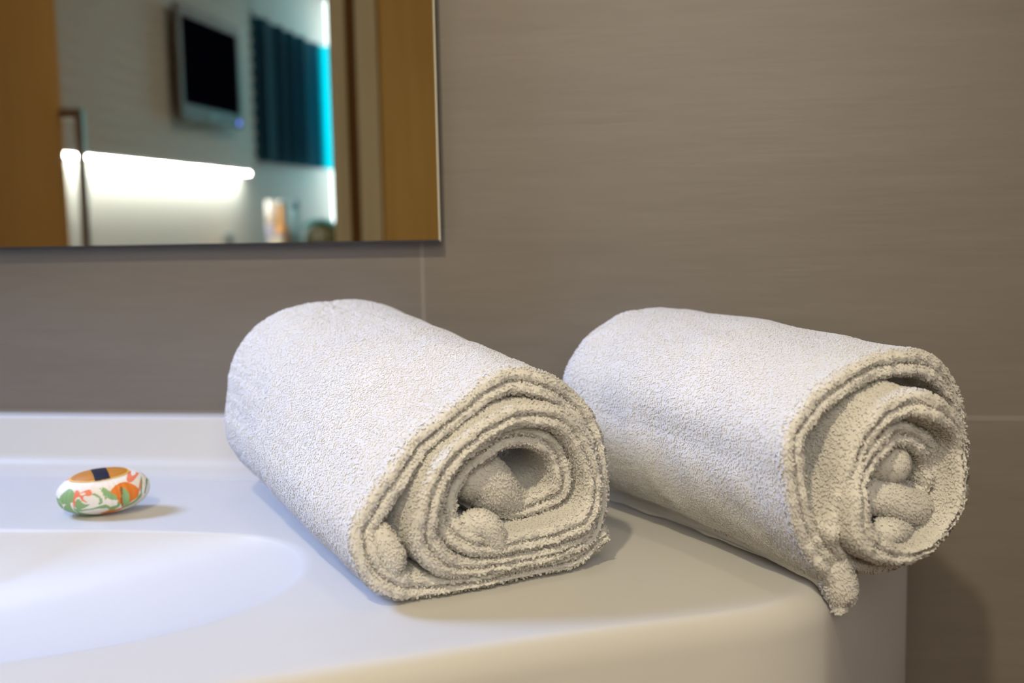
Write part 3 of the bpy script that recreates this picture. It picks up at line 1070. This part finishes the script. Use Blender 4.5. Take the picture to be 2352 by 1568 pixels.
def bottle(name, loc, prof, split, M_low, M_high, label, capmat=None):
    t_ = empty(name, loc)
    lo = [p for p in prof if p[1] <= split]
    hi = [p for p in prof if p[1] >= split]
    bm_ = bmesh.new()
    lathe_bm(bm_, lo, (0, 0, 0))
    bm_obj('bottle_body', bm_, M_low, t_, True)
    bm_ = bmesh.new()
    lathe_bm(bm_, hi, (0, 0, 0))
    bm_obj('bottle_cap', bm_, M_high, t_, True)
    tag(t_, label, 'bottle', 'bottles on the bedroom cabinet')
    return t_


M_white = mat('white_plastic', (0.88, 0.88, 0.86), 0.4)
M_lilac = mat('lilac_glass', (0.30, 0.31, 0.42), 0.3)
M_amber = mat('amber_plastic', (0.50, 0.25, 0.06), 0.4)
M_cream = mat('cream_paper', (0.60, 0.58, 0.46), 0.6)
M_tealglass = mat('teal_glass', (0.05, 0.16, 0.22), 0.2)
M_lightblue = mat('pale_blue_plastic', (0.25, 0.48, 0.58), 0.4)
M_navy = mat('navy_plastic', (0.03, 0.04, 0.14), 0.4)
bottle('bottle', (-1.857, -4.10, 0.0805), [(0.027, 0), (0.030, 0.004), (0.030, 0.115), (0.028, 0.12), (0.030, 0.1205), (0.029, 0.222), (0.024, 0.230)], 0.12, M_lilac, M_white, 'lilac bottle with tall white top, left on the cabinet, seen in mirror')
bottle('bottle', (-1.800, -4.07, 0.0805), [(0.030, 0), (0.033, 0.004), (0.031, 0.09), (0.014, 0.14), (0.014, 0.205), (0.015, 0.206), (0.015, 0.226), (0.012, 0.229)], 0.205, M_amber, M_chrome, 'amber bottle with silver cap between white-topped and blue bottles, in mirror')
bottle('bottle', (-1.760, -4.14, 0.0805), [(0.026, 0), (0.028, 0.004), (0.028, 0.09), (0.022, 0.14), (0.020, 0.19), (0.0205, 0.191), (0.019, 0.225), (0.016, 0.228)], 0.19, M_lightblue, M_tealglass, 'pale blue bottle with dark teal top, right on the cabinet, seen in mirror')
j = empty('paper_carton', (-1.79, -3.98, 0.0805))
bm = bmesh.new()
box_bm(bm, (-0.028, -0.02, 0), (0.03, 0.02, 0.062), 0.002)
bm_obj('carton_body', bm, M_cream, j)
bm = bmesh.new()
box_bm(bm, (-0.029, -0.021, 0.062), (0.031, 0.021, 0.078), 0.003)
bm_obj('carton_lid', bm, M_lilac, j)
tag(j, 'small cream carton standing in front of the bottles, seen in mirror', 'carton')

# round bag with teal rim at the right of the cabinet
bag = empty('handbag', (-1.645, -4.2, 0.0805))
bm = bmesh.new()
lathe_bm(bm, [(0.06, 0), (0.085, 0.012), (0.092, 0.045), (0.080, 0.085), (0.055, 0.115), (0.03, 0.128)], (0, 0, 0))
for v_ in bm.verts:
    v_.co.y *= 0.6
bm_obj('bag_body', bm, mat('olive_leather', (0.06, 0.055, 0.012), 0.5), bag, True)
bm = bmesh.new()
for k in range(25):
    a = math.pi * (0.02 + 0.75 * k / 24)
    c = Vector((0.100 * math.cos(a), 0.045, 0.05 + 0.085 * math.sin(a)))
    box_bm(bm, (c.x - 0.009, c.y - 0.012, c.z - 0.007), (c.x + 0.009, c.y + 0.012, c.z + 0.007), 0.003)
bm_obj('bag_trim', bm, mat('teal_leather', (0.01, 0.30, 0.33), 0.5), bag, True)
tag(bag, 'rounded dark bag with teal trim at cabinet right end, seen in mirror', 'bag')

so = empty('wall_socket', (-2.05, -4.05, 0.13))
keep(box('socket_plate', (-2.0595, -4.12, 0.095), (-2.050, -4.00, 0.165), M_socket, bevel=0.003), so)
keep(box('socket_insert', (-2.0505, -4.085, 0.11), (-2.0475, -4.035, 0.15), M_mirrorback), so)
tag(so, 'small grey wall socket under the glowing strip, seen in mirror', 'socket')
